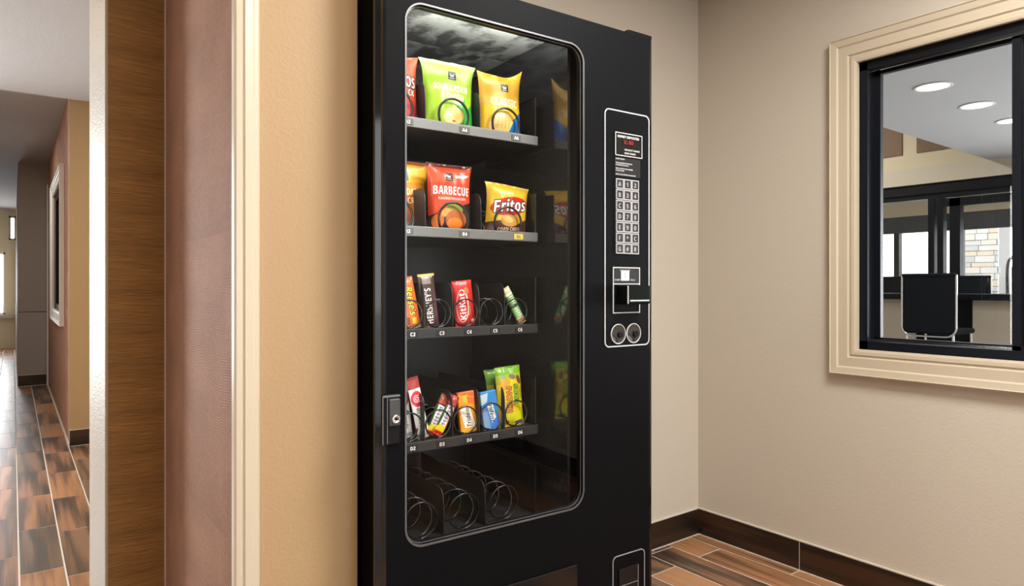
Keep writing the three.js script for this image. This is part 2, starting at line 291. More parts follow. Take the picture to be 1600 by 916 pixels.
function outerWindow(name, label, axis, at, a0, a1, y0, y1, bars, frameMat = M.frame) {
  const w = thing(name, label, 'window', [0, 0, 0], 0, null, 'structure'), b = (p, q, s, t, d = 0.03) => (axis === 'x' ? bx(at - d, at + d, s, t, p, q) : bx(p, q, s, t, at - d, at + d)), e = 0.03;
  part(w, 'frame', merge([b(a0, a1, y0, y0 + e), b(a0, a1, y1 - e, y1), b(a0, a0 + e, y0, y1), b(a1 - e, a1, y0, y1)]), frameMat);
  const cuts = [a0 + e / 2, ...bars, a1 - e / 2];
  for (const c of bars) part(w, 'mullion', b(c - 0.02, c + 0.02, y0, y1), frameMat);
  for (let i = 0; i + 1 < cuts.length; i++) part(w, 'pane', b(cuts[i], cuts[i + 1], y0 + 0.02, y1 - 0.02, 0.0002), M.pane);
}
outerWindow('window_3', 'glazed entrance in the lobby wall', 'z', 3.47, 0.8, 2.3, 0.12, 2.15, [1.55]);
outerWindow('window_4', 'window in the lobby wall beside the corridor', 'z', -6.18, -2.25, -1.25, 0.4, 2.2, []);
outerWindow('window_9', 'tall narrow window in the lobby wall', 'x', -3.08, -2.12, -1.62, 0.05, 2.44, []);
outerWindow('window_5', 'bright window at the far end of the corridor', 'z', -15.3, -0.9, -0.11, 0.62, 1.75, [-0.5], M.trimWhite);
outerWindow('window_6', 'small bright transom at the far end of the corridor', 'z', -15.3, -0.06, 0.05, 1.98, 2.42, [], M.trimWhite);

// ---------------------------------------------------------------- ceiling lamps
function downlight(label, x, y, z, colour, radiance, glow, r = 0.1, group) {
  const g = thing('ceiling_light', label, 'light', [x, y, z], 0, group);
  part(g, 'trim_ring', new THREE.LatheGeometry([[r, -0.001], [r + 0.018, -0.001], [r + 0.018, -0.005], [r + 0.004, -0.008], [r, -0.003], [r, -0.001]].map((p) => new THREE.Vector2(...p)), 32), M.trimWhite);
  part(g, 'lamp_lens', new THREE.CylinderGeometry(r, r, 0.002, 32).translate(0, -0.002, 0), new THREE.MeshStandardMaterial({ color: 0x222222, emissive: colour, emissiveIntensity: glow, roughness: 0.5 }));
  const l = new THREE.RectAreaLight(colour, radiance, r * 1.77, r * 1.77); l.name = 'lamp_glow'; l.position.set(0, -0.012, 0); l.rotation.x = -Math.PI / 2; g.add(l);
}
downlight('recessed downlight over the wing wall', 0.44, CEIL, -0.2, WARM, 80, 6, 0.11, 'lobby downlights');
downlight('recessed downlight in the lobby', -0.55, CEIL, 1.5, WARM, 190, 6, 0.11, 'lobby downlights');
downlight('recessed downlight in the corridor', -0.7, CEIL, -3.9, WARM, 70, 6, 0.11, 'corridor downlights');
downlight('recessed downlight at the corridor mouth', 1.1, CEIL, -4.2, WARM, 110, 6, 0.11, 'corridor downlights');
downlight('recessed downlight further down the corridor', -0.45, 2.535, -7.6, SOFT, 110, 6, 0.11, 'corridor downlights');
{ // square troffer before the interior window
  const g = thing('ceiling_panel_light', 'square white ceiling light panel before the interior window', 'light', [1.5, CEIL, -0.2]);
  part(g, 'panel_frame', ringPlate(-0.31, -0.31, 0.31, 0.31, 0.004, 0.02, 0.012).rotateX(Math.PI / 2), M.trimWhite);
  part(g, 'light_diffuser', bx(-0.292, 0.292, -0.006, -0.003, -0.292, 0.292), new THREE.MeshStandardMaterial({ color: 0x444444, emissive: SOFT, emissiveIntensity: 6, roughness: 0.6 }));
  const l = new THREE.RectAreaLight(SOFT, 50, 0.58, 0.58); l.name = 'panel_glow'; l.position.set(0, -0.014, 0); l.rotation.x = -Math.PI / 2; g.add(l);
}

// ---------------------------------------------------------------- vending machine (local x across, y up, front face at z = 0, depth to -z)
const TURN = -2.43 * Math.PI / 180, MX = 0.607, MZ = -1.27, MW = 0.807, MH = 1.819;
const vending = thing('vending_machine', 'tall black snack vending machine with glass front and keypad', 'vending machine', [MX, 0, MZ], TURN);
const inMachine = (s, h, t) => { const c = Math.cos(TURN), k = Math.sin(TURN); return [MX + s * c - t * k, h, MZ - s * k - t * c]; };
const D = 0.6, IN0 = 0.03, IN1 = 0.535, ITOP = 1.797, T = 0.115;
{
  // cabinet shell
  part(vending, 'cabinet', merge([
    bx(0.006, 0.026, 0.06, MH - 0.004, -D, -0.1), bx(MW - 0.02, MW - 0.003, 0.06, MH - 0.004, -D, -0.1), bx(0.006, MW - 0.003, 0.06, MH - 0.004, -D, -D + 0.02),
    bx(0.006, MW - 0.003, ITOP + 0.004, MH - 0.004, -D, -0.1), bx(0.006, MW - 0.003, 0.06, 0.1, -D, -0.1)]), M.blackSide);
  part(vending, 'inner_back', bx(IN0 - 0.004, IN1, 0.1, ITOP, -0.53, -0.52), M.blackIn);
  part(vending, 'inner_side', bx(IN1, IN1 + 0.008, 0.1, ITOP, -0.53, -0.04), M.blackGloss);
  part(vending, 'inner_side', bx(0.026, 0.031, 0.1, ITOP, -0.53, -0.1), M.blackIn);
  part(vending, 'inner_floor', bx(0.026, IN1, 0.2, 0.21, -0.53, -0.04), M.blackIn);
  const foil = texture(256, 256, (u, v) => { const a = n3(u * 9, v * 5) * 0.5 + n1(u * 22, v * 9) * 0.35 + n2(u * 60, v * 40) * 0.15; return 0.25 + 0.75 * THREE.MathUtils.smoothstep(a, 0.3, 0.68); }, [2.2, 3]);
  const smeared = std(0.75, 0.8, 0.79, 0.35, { map: foil, bumpMap: foil, bumpScale: 0.0015 });
  part(vending, 'inner_ceiling', bx(0.026, IN1, ITOP, ITOP + 0.004, -0.53, -0.03), smeared);
  for (const [s, t] of [[0.06, 0.14], [MW - 0.06, 0.14], [0.06, D - 0.06], [MW - 0.06, D - 0.06]]) part(vending, 'leg', new THREE.CylinderGeometry(0.022, 0.026, 0.062, 16), M.plastic, [s, 0.031, -t]);
  // door: bevelled plate with a rounded window
  const G0 = 0.0635, G1 = 0.551, H0 = 0.583, H1 = 1.745, R = 0.042, B = 0.016;
  const sh = new THREE.Shape(); sh.moveTo(B, 0.075 + B); sh.lineTo(MW - B, 0.075 + B); sh.lineTo(MW - B, MH - B); sh.lineTo(B, MH - B); sh.lineTo(B, 0.075 + B);
  sh.holes.push(roundRect(G0 - 0.004 + 0.0, H0 - 0.004, G1 + 0.004, H1 + 0.004, R, new THREE.Path()));
  // front plate: flat with hole, plus a rounded outer rim
  const flat = new THREE.ExtrudeGeometry(sh, { depth: 0.02, bevelEnabled: false, curveSegments: 12 }).translate(0, 0, -0.02);
  part(vending, 'door', flat, M.black);
  const side = (x, sgn) => { const s = new THREE.Shape(), pts = [[x, -0.03], [x, 0], [x + sgn * 0.0075, 0], [x + sgn * 0.0085, -0.007], [x + sgn * B, -0.02], [x + sgn * B, -0.03]]; pts.forEach(([a, b], i) => (i ? s.lineTo(a, -b) : s.moveTo(a, -b))); const g = new THREE.ExtrudeGeometry(s, { depth: MH - 0.075, bevelEnabled: false }); g.rotateX(-Math.PI / 2).scale(1, 1, 1); return g.applyMatrix4(new THREE.Matrix4().makeScale(1, 1, 1)).translate(0, 0.075, 0); };
  const rimL = side(B, -1), rimR = side(MW - B, 1);
  const fixN = (g) => { return g.index ? g.toNonIndexed() : g; };
  part(vending, 'door_edge', fixN(rimL), M.bevel); part(vending, 'door_edge', fixN(rimR), M.bevel);
  for (const x of [0.0004, MW - B]) part(vending, 'door_edge', bx(x, x + B - 0.0004, 0.075, MH, -0.1, -0.0302), M.matte);
  part(vending, 'door_edge', bx(B, MW - B, MH - B, MH, -0.1, -0.001), M.black); part(vending, 'door_edge', bx(B, MW - B, 0.075, 0.075 + B, -0.1, -0.001), M.black);
  part(vending, 'hinge', merge([rbx(MW - 0.092, MW - 0.001, MH, MH + 0.011, -0.085, -0.004, 0.003), new THREE.CylinderGeometry(0.007, 0.007, 0.016, 12).translate(MW - 0.018, MH + 0.008, -0.03)]), M.blackSide);
  // window bead and glass
  const bead = part(vending, 'window_frame', merge([ringPlate(G0 - 0.005, H0 - 0.005, G1 + 0.005, H1 + 0.005, R + 0.003, 0.0034, 0.0022, 0.0006).translate(0, 0, -0.001), ringPlate(G0, H0, G1, H1, R - 0.003, 0.0016, 0.004, 0.0003).translate(0, 0, -0.01)]), std(0.16, 0.16, 0.17, 0.4, { metalness: 0.7 }));
  part(vending, 'window_gasket', ringPlate(G0 - 0.004, H0 - 0.004, G1 + 0.004, H1 + 0.004, R, 0.006, 0.012).translate(0, 0, -0.02), M.plastic);
  void bead;
  part(vending, 'window_glass', new THREE.ShapeGeometry(roundRect(G0, H0, G1, H1, R - 0.003), 12).translate(0, 0, -0.011), M.paneClear);
  // lamp tubes behind the door frame
  const tubeMat = new THREE.MeshStandardMaterial({ color: 0x888888, emissive: new THREE.Color().setRGB(0.95, 1, 0.92), emissiveIntensity: 3 });
  const lampTop = part(vending, 'lamp_tube', new THREE.CylinderGeometry(0.007, 0.007, 0.42, 12).rotateZ(Math.PI / 2), tubeMat, [0.29, 1.782, -0.05]);
  const l1 = new THREE.RectAreaLight(new THREE.Color().setRGB(0.96, 1, 0.93), 80, 0.42, 0.014); l1.name = 'tube_light'; l1.position.set(0.29, 1.772, -0.053); l1.rotation.x = 0.2; vending.add(l1);
  void lampTop;
  const lampSide = part(vending, 'lamp_tube', new THREE.CylinderGeometry(0.007, 0.007, 0.9, 12), tubeMat, [0.042, 1.26, -0.06]);
  const l2 = new THREE.RectAreaLight(new THREE.Color().setRGB(0.96, 1, 0.93), 17, 0.9, 0.014); l2.name = 'tube_light'; l2.position.set(0.052, 1.26, -0.064); vending.add(l2);
  l2.rotation.order = 'YXZ'; l2.rotation.set(0, -Math.PI / 4, Math.PI / 2); void lampSide;
}
// trays: floor, front strip, dividers, coils, price tags
const helix = (r, len, pitch, wire, start) => {
  const n = Math.round(len / pitch * 26), pts = []; for (let i = 0; i <= n; i++) { const a = start + i / 26 * Math.PI * 2; const k = i / 26; pts.push(new THREE.Vector3(Math.cos(a) * r, Math.sin(a) * r, -pitch * (k < 0.8 ? k * 0.06 : 0.048 + (k - 0.8)))); }
  return new THREE.TubeGeometry(new THREE.CatmullRomCurve3(pts), n * 1, wire, 6);
};
const coilBig = helix(0.041, 0.34, 0.075, 0.003, -Math.PI / 2), coilSmall = helix(0.0335, 0.34, 0.05, 0.0022, -Math.PI / 2), coilMid = helix(0.043, 0.34, 0.062, 0.0021, -Math.PI / 2);
const dividerGeo = (h) => { const s = new THREE.Shape(); s.moveTo(0, 0); s.lineTo(0.36, 0); s.lineTo(0.36, h); s.lineTo(0.03, h); s.quadraticCurveTo(0.004, h, 0.002, h * 0.68); s.lineTo(0, 0); return new THREE.ExtrudeGeometry(s, { depth: 0.0018, bevelEnabled: false, curveSegments: 8 }).rotateY(Math.PI / 2); };
const dividerTall = dividerGeo(0.118), dividerLow = dividerGeo(0.112);
const tagTex = new Map();
function tagMaterial(text, light) {
  const key = text + light; if (!tagTex.has(key)) tagTex.set(key, new THREE.MeshStandardMaterial({ roughness: 0.5, map: canvasTex(128, 64, (g, w, h) => { g.fillStyle = light === 2 ? '#d8c15a' : light ? '#565a58' : '#141414'; g.fillRect(0, 0, w, h); g.fillStyle = light === 2 ? '#6b5a20' : '#f2f2f0'; g.font = 'bold 54px sans-serif'; g.textAlign = 'center'; g.textBaseline = 'middle'; g.fillText(text, w / 2, h / 2 + 2); }) }));
  return tagTex.get(key);
}
function frontUV(g) { // front (+z) face carries the whole picture, other faces one plain texel
  const p = g.attributes.position, n = g.attributes.normal, uv = g.attributes.uv; g.computeBoundingBox(); const b = g.boundingBox;
  for (let i = 0; i < p.count; i++) if (n.getZ(i) > 0.7) uv.setXY(i, (p.getX(i) - b.min.x) / (b.max.x - b.min.x), (p.getY(i) - b.min.y) / (b.max.y - b.min.y)); else uv.setXY(i, 0.02, 0.03);
  return g;
}
function tray(letter, y, cols, coilGeo, coilR, divs, divGeo, light) {
  const lip = light ? 0.0185 : 0;
  const g = new THREE.Group(); g.name = 'tray'; vending.add(g); g.position.set(0, y, 0);
  part(g, 'tray_floor', bx(IN0 + 0.006, 0.506, -0.003, 0, -0.5, -0.133), M.trayDark);
  part(g, 'front_strip', rbx(IN0 + 0.006, 0.506, -0.021 + lip, 0.0035 + lip, -0.133, -0.1285, 0.0018), light ? M.tray : M.trayDark);
  for (const s of divs) part(g, 'divider', divGeo, M.trayDark, [s, 0, -0.139]);
  part(g, 'side_guide', merge([bx(0.5035, 0.5055, 0, 0.125, -0.48, -0.14), bar([0.5045, 0, -0.138], [0.5045, 0.127, -0.138], 0.0016), bar([0.5045, 0.127, -0.138], [0.5045, 0.127, -0.48], 0.0016)]), M.wire);
  cols.forEach(([s, text, tone]) => {
    part(g, 'coil', coilGeo, M.wire, [s, coilR + 0.004, -0.141]);
    if (text) part(g, 'price_tag', frontUV(new THREE.BoxGeometry(0.028, 0.014, 0.0012)), tagMaterial(text, tone), [s + (coilR > 0.04 ? 0.022 : 0.002), -0.0095 + lip, -0.1275]);
  });
}
const wide = [[0.104, 'A2', 1], [0.258, 'A4', 1], [0.413, 'A6', 1]];
const slim = (l) => [0.06, 0.137, 0.2145, 0.291, 0.368, 0.445].map((s, i) => [s, l + (i + 1), 0]);
const slimDiv = [0.0985, 0.1755, 0.2525, 0.3295, 0.4065];
tray('A', 1.516, wide, coilBig, 0.041, [0.178, 0.332], dividerTall, true);
tray('B', 1.2595, [[0.104, 'B2', 1], [0.258, 'B4', 1], [0.42, 'B6', 2]], coilBig, 0.041, [0.178, 0.335], dividerTall, true);
tray('C', 1.036, slim('C'), coilSmall, 0.0335, slimDiv, dividerLow, false);
tray('D', 0.768, slim('D'), coilSmall, 0.0335, slimDiv, dividerLow, false);
tray('E', 0.532, [[0.055, null], [0.168, null], [0.287, null], [0.406, null]], coilMid, 0.043, [0.112, 0.228, 0.347], dividerLow, false);

// control column on the door
{
  const P = (name, geo, mat, pos, parent = vending) => part(parent, name, geo, mat, pos);
  const panel = P('control_panel', ringPlate(0.6255, 0.979, 0.79, 1.605, 0.016, 0.0032, 0.0012), M.line); void panel;
  // display
  const disp = canvasTex(512, 300, (g, w, h) => {
    g.fillStyle = '#050505'; g.fillRect(0, 0, w, h); g.fillStyle = '#e8e8e8'; g.textBaseline = 'middle'; g.font = 'bold 46px sans-serif'; g.fillText('MONEY DEPOSITED', 36, 46, 440);
    g.font = 'bold 32px sans-serif'; g.fillText('USE EXACT CHANGE', 170, 216, 310); g.fillText('MAKE CHANGE', 170, 262, 220);
  });
  const face = P('display', frontUV(new THREE.BoxGeometry(0.096, 0.059, 0.003)), new THREE.MeshStandardMaterial({ map: disp, roughness: 0.25 }), [0.7105, 1.5155, 0.0015]);
  P('display_frame', ringPlate(-0.0495, -0.031, 0.0495, 0.031, 0.002, 0.0022, 0.0022), M.line, [0, 0, 0], face);
  const led = canvasTex(256, 96, (g, w, h) => { g.fillStyle = '#000'; g.fillRect(0, 0, w, h); g.fillStyle = '#ff1a10'; g.font = 'bold 84px monospace'; g.textAlign = 'center'; g.textBaseline = 'middle'; g.fillText('0.00', w / 2, h / 2 + 4, 200); });
  P('display_digits', frontUV(new THREE.BoxGeometry(0.044, 0.0145, 0.0006)), new THREE.MeshStandardMaterial({ color: 0x000000, emissive: 0xffffff, emissiveMap: led, emissiveIntensity: 1.3, roughness: 0.3 }), [-0.001, 0.0075, 0.002], face);
  const words = canvasTex(512, 256, (g, w, h) => {
    g.fillStyle = '#0b0b0c'; g.fillRect(0, 0, w, h); g.fillStyle = '#dcdcdc'; g.font = 'bold 25px sans-serif'; g.textBaseline = 'middle';
    [['INSERT MONEY', 22, 250], ['TOTAL AMOUNT DEPOSITED', 78, 440], ['IS SHOWN IN DISPLAY', 106, 350], ['PRESS LETTER THEN NUMBER', 156, 448], ['OF SELECTION', 184, 250], ['PRESS COIN RETURN FOR REFUND', 236, 440]].forEach(([t, y, m]) => g.fillText(t, 14, y, m));
  });
  P('instruction_label', frontUV(new THREE.BoxGeometry(0.093, 0.049, 0.0008)), new THREE.MeshStandardMaterial({ map: words, roughness: 0.4 }), [0.7085, 1.4565, 0.0005]);
  // keypad
  const chars = ['A', '1', '2', 'B', '3', '4', 'C', '5', '6', 'D', '7', '8', 'E', '9', '0', 'F', '*', 'C', 'G', '#', 'R'];
  const atlas = canvasTex(384, 896, (g) => chars.forEach((c, i) => {
    const x = i % 3 * 128, y = Math.floor(i / 3) * 128; g.fillStyle = '#b4b4b6'; g.fillRect(x, y, 128, 128); g.fillStyle = '#202022'; g.fillRect(x + 13, y + 13, 102, 102); g.fillStyle = '#b0b0b0'; g.font = 'bold 76px sans-serif'; g.textAlign = 'center'; g.textBaseline = 'middle'; g.fillText(c, x + 60, y + 68);
  }));
  const keyMat = new THREE.MeshStandardMaterial({ map: atlas, roughness: 0.45 });
  chars.forEach((c, i) => {
    const col = i % 3, row = Math.floor(i / 3), geo = frontUV(new THREE.BoxGeometry(0.0268, 0.0268, 0.004)), uv = geo.attributes.uv;
    for (let k = 0; k < uv.count; k++) uv.setXY(k, (uv.getX(k) + col) / 3, (uv.getY(k) + 6 - row) / 7);
    P('key', geo, keyMat, [0.6772 + col * 0.0283, 1.4105 - row * 0.0286, 0.002]);
  });
  // bill acceptor
  const bill = P('bill_acceptor', ringPlate(0.6545, 1.0675, 0.7535, 1.19, 0.001, 0.0028, 0.0016), M.line);
  P('divider_line', bx(0.656, 0.752, 1.144, 1.1468, 0, 0.0014), M.line, [0, 0, 0], bill);
  const plate = canvasTex(256, 112, (g, w, h) => { g.fillStyle = '#0c0c0d'; g.fillRect(0, 0, w, h); g.fillStyle = '#d4d6d4'; g.fillRect(72, 14, 84, 82); g.fillStyle = '#8f9391'; g.fillRect(62, 10, 104, 8); g.font = 'bold 40px serif'; g.textAlign = 'center'; g.fillText('1', 114, 66); g.fillStyle = '#c8c8c8'; g.font = 'bold 17px sans-serif'; g.textAlign = 'left'; g.fillText('INSERT', 8, 96); g.fillText('BILLS', 170, 96); });
  P('label_plate', frontUV(new THREE.BoxGeometry(0.092, 0.038, 0.0008)), new THREE.MeshStandardMaterial({ map: plate, roughness: 0.4 }), [0.704, 1.1675, 0.0006], bill);
  P('bezel', rbx(0.67, 0.752, 1.092, 1.142, -0.004, 0.042, 0.005, 3), std(0.005, 0.008, 0.007, 0.5, { specularIntensity: 0.1 }), [0, 0, 0], bill);
  P('bill_slot', bx(0.676, 0.746, 1.1, 1.1035, 0.04, 0.0432), M.line, [0, 0, 0], bill);
  const lit = new THREE.MeshStandardMaterial({ color: 0x000000, emissive: new THREE.Color().setRGB(0.1, 0.6, 0.12), emissiveIntensity: 0.35 });
  for (let i = 0; i < 4; i++) P('arrow_light', new THREE.ConeGeometry(0.0035, 0.006, 3).rotateX(Math.PI / 2).translate(0, 0, 0.0005), lit, [0.686 + i * 0.0165, 1.109, 0.04], bill);
  P('bezel_edge', rbx(0.6682, 0.6712, 1.0935, 1.1405, 0.0395, 0.043, 0.001), M.line, [0, 0, 0], bill);
  // coin cups
  for (const s of [0.6745, 0.7305]) {
    const c = P('coin_cup', new THREE.LatheGeometry([[0.0225, -0.012], [0.0235, 0.001], [0.0255, 0.0028], [0.027, 0.0012], [0.027, 0]].map((p) => new THREE.Vector2(...p)), 40).rotateX(Math.PI / 2), M.line, [s, 1.013, 0]);
    P('cup_hollow', new THREE.LatheGeometry([[0.0001, 0.0012], [0.012, 0.0012], [0.019, 0.0016], [0.0232, 0.0022]].map((p) => new THREE.Vector2(...p)), 32).rotateX(Math.PI / 2), M.blackGloss, [0, 0, 0], c);
    P('button', new THREE.CylinderGeometry(0.008, 0.009, 0.006, 20).rotateX(Math.PI / 2), M.plastic, [0.006, -0.002, 0.003], c);
  }
  // door handle with lock
  const hnd = P('handle', rbx(0.004, 0.044, 0.808, 0.914, -0.002, 0.0075, 0.003), M.plastic);
  P('handle_rim', merge([bx(0.0045, 0.006, 0.81, 0.912, 0.007, 0.0085), bx(0.0135, 0.015, 0.812, 0.908, 0.007, 0.0105), bx(0.005, 0.0435, 0.9085, 0.9125, 0.007, 0.0095)]), std(0.22, 0.22, 0.23, 0.35, { metalness: 0.6 }), [0, 0, 0], hnd);
  P('handle_grip', rbx(0.017, 0.0425, 0.848, 0.905, 0.004, 0.014, 0.003), std(0.06, 0.06, 0.062, 0.4), [0, 0, 0], hnd);
  P('lock', new THREE.LatheGeometry([[0.0001, 0.002], [0.0034, 0.002], [0.004, 0.006], [0.0085, 0.006], [0.0095, 0.004], [0.0095, 0]].map((p) => new THREE.Vector2(...p)), 28).rotateX(Math.PI / 2), M.chrome, [0.031, 0.863, 0.0125], hnd);
  P('keyhole', new THREE.CylinderGeometry(0.0034, 0.0034, 0.004, 16).rotateX(Math.PI / 2), M.plastic, [0.031, 0.863, 0.0145], hnd);
  // coin return and delivery flap
  const ret = P('coin_return', ringPlate(0.6535, 0.25, 0.772, 0.427, 0.015, 0.0026, 0.0016), std(0.3, 0.3, 0.31, 0.4));
  P('return_flap', rbx(0.675, 0.744, 0.27, 0.391, 0, 0.004, 0.0015), M.blackSide, [0, 0, 0], ret);
  P('flap_edge', merge([bx(0.7425, 0.744, 0.275, 0.389, 0.004, 0.0052), bx(0.677, 0.742, 0.345, 0.3462, 0.004, 0.0048)]), std(0.3, 0.3, 0.31, 0.4), [0, 0, 0], ret);
  P('delivery_flap', rbx(0.09, 0.53, 0.26, 0.44, 0, 0.006, 0.003), M.blackSide);
}

// ---------------------------------------------------------------- snacks
function bagGeo(w, h, d, { flare = 0.05, pinch = 0.05, seed = 1, slim = false, ear = 0, earRight = 0, seal = 0.07 } = {}) {
  const nu = 26, nv = 34, na = lattice(seed, 32), P = [], UV = [], I = [];
  for (const f of [1, -1]) {
    const base = P.length / 3;
    for (let j = 0; j <= nv; j++) for (let i = 0; i <= nu; i++) {
      const u = i / nu, v = j / nv, e = Math.abs(2 * v - 1), c = 2 * u - 1;
      let wide = 1 + flare * Math.pow(e, 5) - pinch * (1 - Math.pow(e, 3));
      const inner = THREE.MathUtils.clamp((Math.min(v, 1 - v) - seal * 0.55) / 0.3, 0, 1);
      const prof = Math.sqrt(Math.max(0, 1 - Math.pow(1 - inner, 2))), across = Math.pow(Math.max(0, 1 - Math.pow(Math.abs(c), slim ? 3.2 : 2.4)), 0.6);
      let th = d / 2 * prof * across;
      const wr = (na(u * 7 + f * 3, v * 6) - 0.5) * 0.16 * d * Math.min(1, across * 1.4) * (0.35 + e) * prof + (na(u * 17, v * 5 + f) - 0.5) * 0.11 * d * Math.pow(e, 2) * across;
      const bend = (na(u * 3 + 9, v * 2) - 0.5) * 0.35 * d * Math.pow(e, 3);
      const y = v * h + (v > 0.8 ? (c > 0 ? ear + earRight : ear) * h * Math.pow(Math.abs(c), 2.2) * (v - 0.8) / 0.2 : 0) + (v < 0.2 ? -0.4 * ear * h * 0 : 0);
      P.push(c * w / 2 * wide, y, f * (th + wr) + bend); UV.push(f > 0 ? u : 1 - u, v);
    }
    for (let j = 0; j < nv; j++) for (let i = 0; i < nu; i++) { const a = base + j * (nu + 1) + i, b = a + 1, c2 = a + nu + 1, e2 = c2 + 1; if (f > 0) I.push(a, b, e2, a, e2, c2); else I.push(a, e2, b, a, c2, e2); }
  }
  const g = new THREE.BufferGeometry(); g.setAttribute('position', new THREE.Float32BufferAttribute(P, 3)); g.setAttribute('uv', new THREE.Float32BufferAttribute(UV, 2)); g.setIndex(I); g.computeVertexNormals(); return g;
}
const foilMat = (w, h, draw, rough = 0.36) => new THREE.MeshPhysicalMaterial({ map: canvasTex(w, h, draw), roughness: rough, clearcoat: 0.25, clearcoatRoughness: 0.25 });
const text = (g, s, x, y, size, fill, { stroke, lw = 6, font = 'sans-serif', max, rot = 0, italic = false, align = 'center' } = {}) => { g.save(); g.translate(x, y); g.rotate(rot); g.font = `${italic ? 'italic ' : ''}bold ${size}px ${font}`; g.textAlign = align; g.textBaseline = 'middle'; g.lineJoin = 'round'; if (stroke) { g.strokeStyle = stroke; g.lineWidth = lw; g.strokeText(s, 0, 0, max); } g.fillStyle = fill; g.fillText(s, 0, 0, max); g.restore(); };
const blob = (g, x, y, rx, ry, fill, rot = 0) => { g.save(); g.translate(x, y); g.rotate(rot); g.beginPath(); g.ellipse(0, 0, rx, ry, 0, 0, Math.PI * 2); g.fillStyle = fill; g.fill(); g.restore(); };
const poly = (g, pts, fill) => { g.beginPath(); pts.forEach(([x, y], i) => (i ? g.lineTo(x, y) : g.moveTo(x, y))); g.closePath(); g.fillStyle = fill; g.fill(); };
const crimp = (g, w, y0, y1, a, b) => { g.fillStyle = a; g.fillRect(0, y0, w, y1 - y0); g.fillStyle = b; for (let x = 0; x < w; x += 8) g.fillRect(x, y0, 3, y1 - y0); };
const badge = (g, x, y) => { g.fillStyle = '#15161a'; g.fillRect(x - 30, y - 22, 60, 44); poly(g, [[x - 16, y - 12], [x - 4, y - 2], [x, y - 6], [x + 4, y - 2], [x + 16, y - 12], [x + 12, y + 6], [x - 12, y + 6]], '#d8dadc'); g.fillStyle = '#c8cacc'; g.fillRect(x - 20, y + 11, 40, 4); };
function snack(name, label, category, geo, mat, s, h, t, roll = 0, lean = 0, yaw = 0, group) {
  const m = shade(new THREE.Mesh(geo, mat)); m.name = numbered(name); m.position.set(...inMachine(s, h, t)); m.rotation.order = 'YXZ'; m.rotation.set(-lean, TURN + yaw, roll); tag(m, label, category, group); scene.add(m); return m;
}
const CH = 'chip bags in the vending machine', CB = 'candy in the vending machine';
const chipsSpill = (g, cx, cy, list) => list.forEach(([x, y, rx, ry, c, r]) => blob(g, cx + x, cy + y, rx, ry, c, r || 0));
snack('chip_bag', 'red orange chip bag at the start of the top shelf, half behind the door edge', 'chip bag', bagGeo(0.142, 0.174, 0.042, { seed: 3, ear: 0.03 }), foilMat(384, 352, (g, w, h) => {
  g.fillStyle = '#d8401c'; g.fillRect(0, 0, w, h); g.fillStyle = '#e8552a'; g.fillRect(0, 0, w, 90); crimp(g, w, 0, 14, '#f07448', '#d8502a'); g.fillStyle = '#9d2a30'; g.fillRect(0, 218, w, 134); poly(g, [[0, 200], [w, 214], [w, 236], [0, 250]], '#c23a26');
  text(g, 'OS', 318, 128, 72, '#f6f2ea', { stroke: '#2a1512', lw: 12 }); text(g, 'CK', 322, 178, 44, '#f2e8dc', { stroke: '#3a1512', lw: 8 }); blob(g, 250, 290, 70, 36, '#c0504a');
}), 0.1085, 1.5175, 0.172, 0.02, 0.06, 0.05, CH);
snack('chip_bag', 'lime green sour cream and onion chip bag on the top shelf', 'chip bag', bagGeo(0.146, 0.184, 0.042, { seed: 5, flare: 0.09, pinch: 0.06 }), foilMat(384, 384, (g, w, h) => {
  g.fillStyle = '#9cc828'; g.fillRect(0, 0, w, h); crimp(g, w, 0, 22, '#dcecae', '#c8dc90'); g.fillStyle = '#a6cf55'; g.fillRect(0, 22, w, 70); poly(g, [[w, 200], [w, h], [120, h], [240, 300]], '#2f9e35'); g.fillStyle = '#3f9a3c'; g.fillRect(0, 342, w, 42); poly(g, [[230, 230], [300, 190], [320, 300], [250, 330]], '#36a83c');
  badge(g, 196, 82); text(g, 'SOUR CREAM', 190, 146, 46, '#f0f4dc', { max: 270 }); text(g, '& ONION', 200, 190, 42, '#eef2d8', { max: 190 }); text(g, 'FLAVORED POTATO CHIPS', 196, 222, 13, '#eef2d8');
  blob(g, 205, 292, 84, 46, '#d8c46c', -0.1); blob(g, 175, 305, 44, 28, '#e6d68a', 0.3); blob(g, 236, 280, 40, 24, '#cdb45a', -0.4); blob(g, 206, 318, 12, 6, '#b0603a');
}), 0.258, 1.5175, 0.170, -0.01, 0.05, 0, CH);
snack('chip_bag', 'yellow classic chip bag with blue corner on the top shelf', 'chip bag', bagGeo(0.128, 0.174, 0.042, { seed: 7, flare: 0.12, pinch: 0.04, earRight: 0.13, ear: 0.03 }), foilMat(352, 384, (g, w, h) => {
  g.fillStyle = '#e2b51e'; g.fillRect(0, 0, w, h); g.fillStyle = '#dba42c'; g.fillRect(0, 0, w, 180); crimp(g, w, 0, 14, '#eec84e', '#d0a02a'); poly(g, [[w, 190], [w, h], [0, h], [0, 350], [150, 340], [250, 260]], '#1e6cb8');
  badge(g, 190, 74); text(g, 'CLASSIC', 186, 158, 62, '#f6eccb', { max: 240 }); text(g, 'POTATO CHIPS', 190, 196, 15, '#f6eccb'); poly(g, [[40, 300], [90, 230], [250, 220], [230, 300], [120, 350]], '#d9b463'); poly(g, [[60, 290], [100, 232], [190, 226], [160, 290]], '#e8cd86'); poly(g, [[100, 330], [170, 270], [262, 262], [220, 330]], '#e4c676'); for (let i = 0; i < 5; i++) { g.fillStyle = '#c79c48'; g.fillRect(90 + i * 32, 240, 4, 70); }
  text(g, 'wavy', 230, 356, 30, '#f2f4f6', { italic: true });
}), 0.414, 1.5175, 0.170, 0.0, 0.05, -0.03, CH);
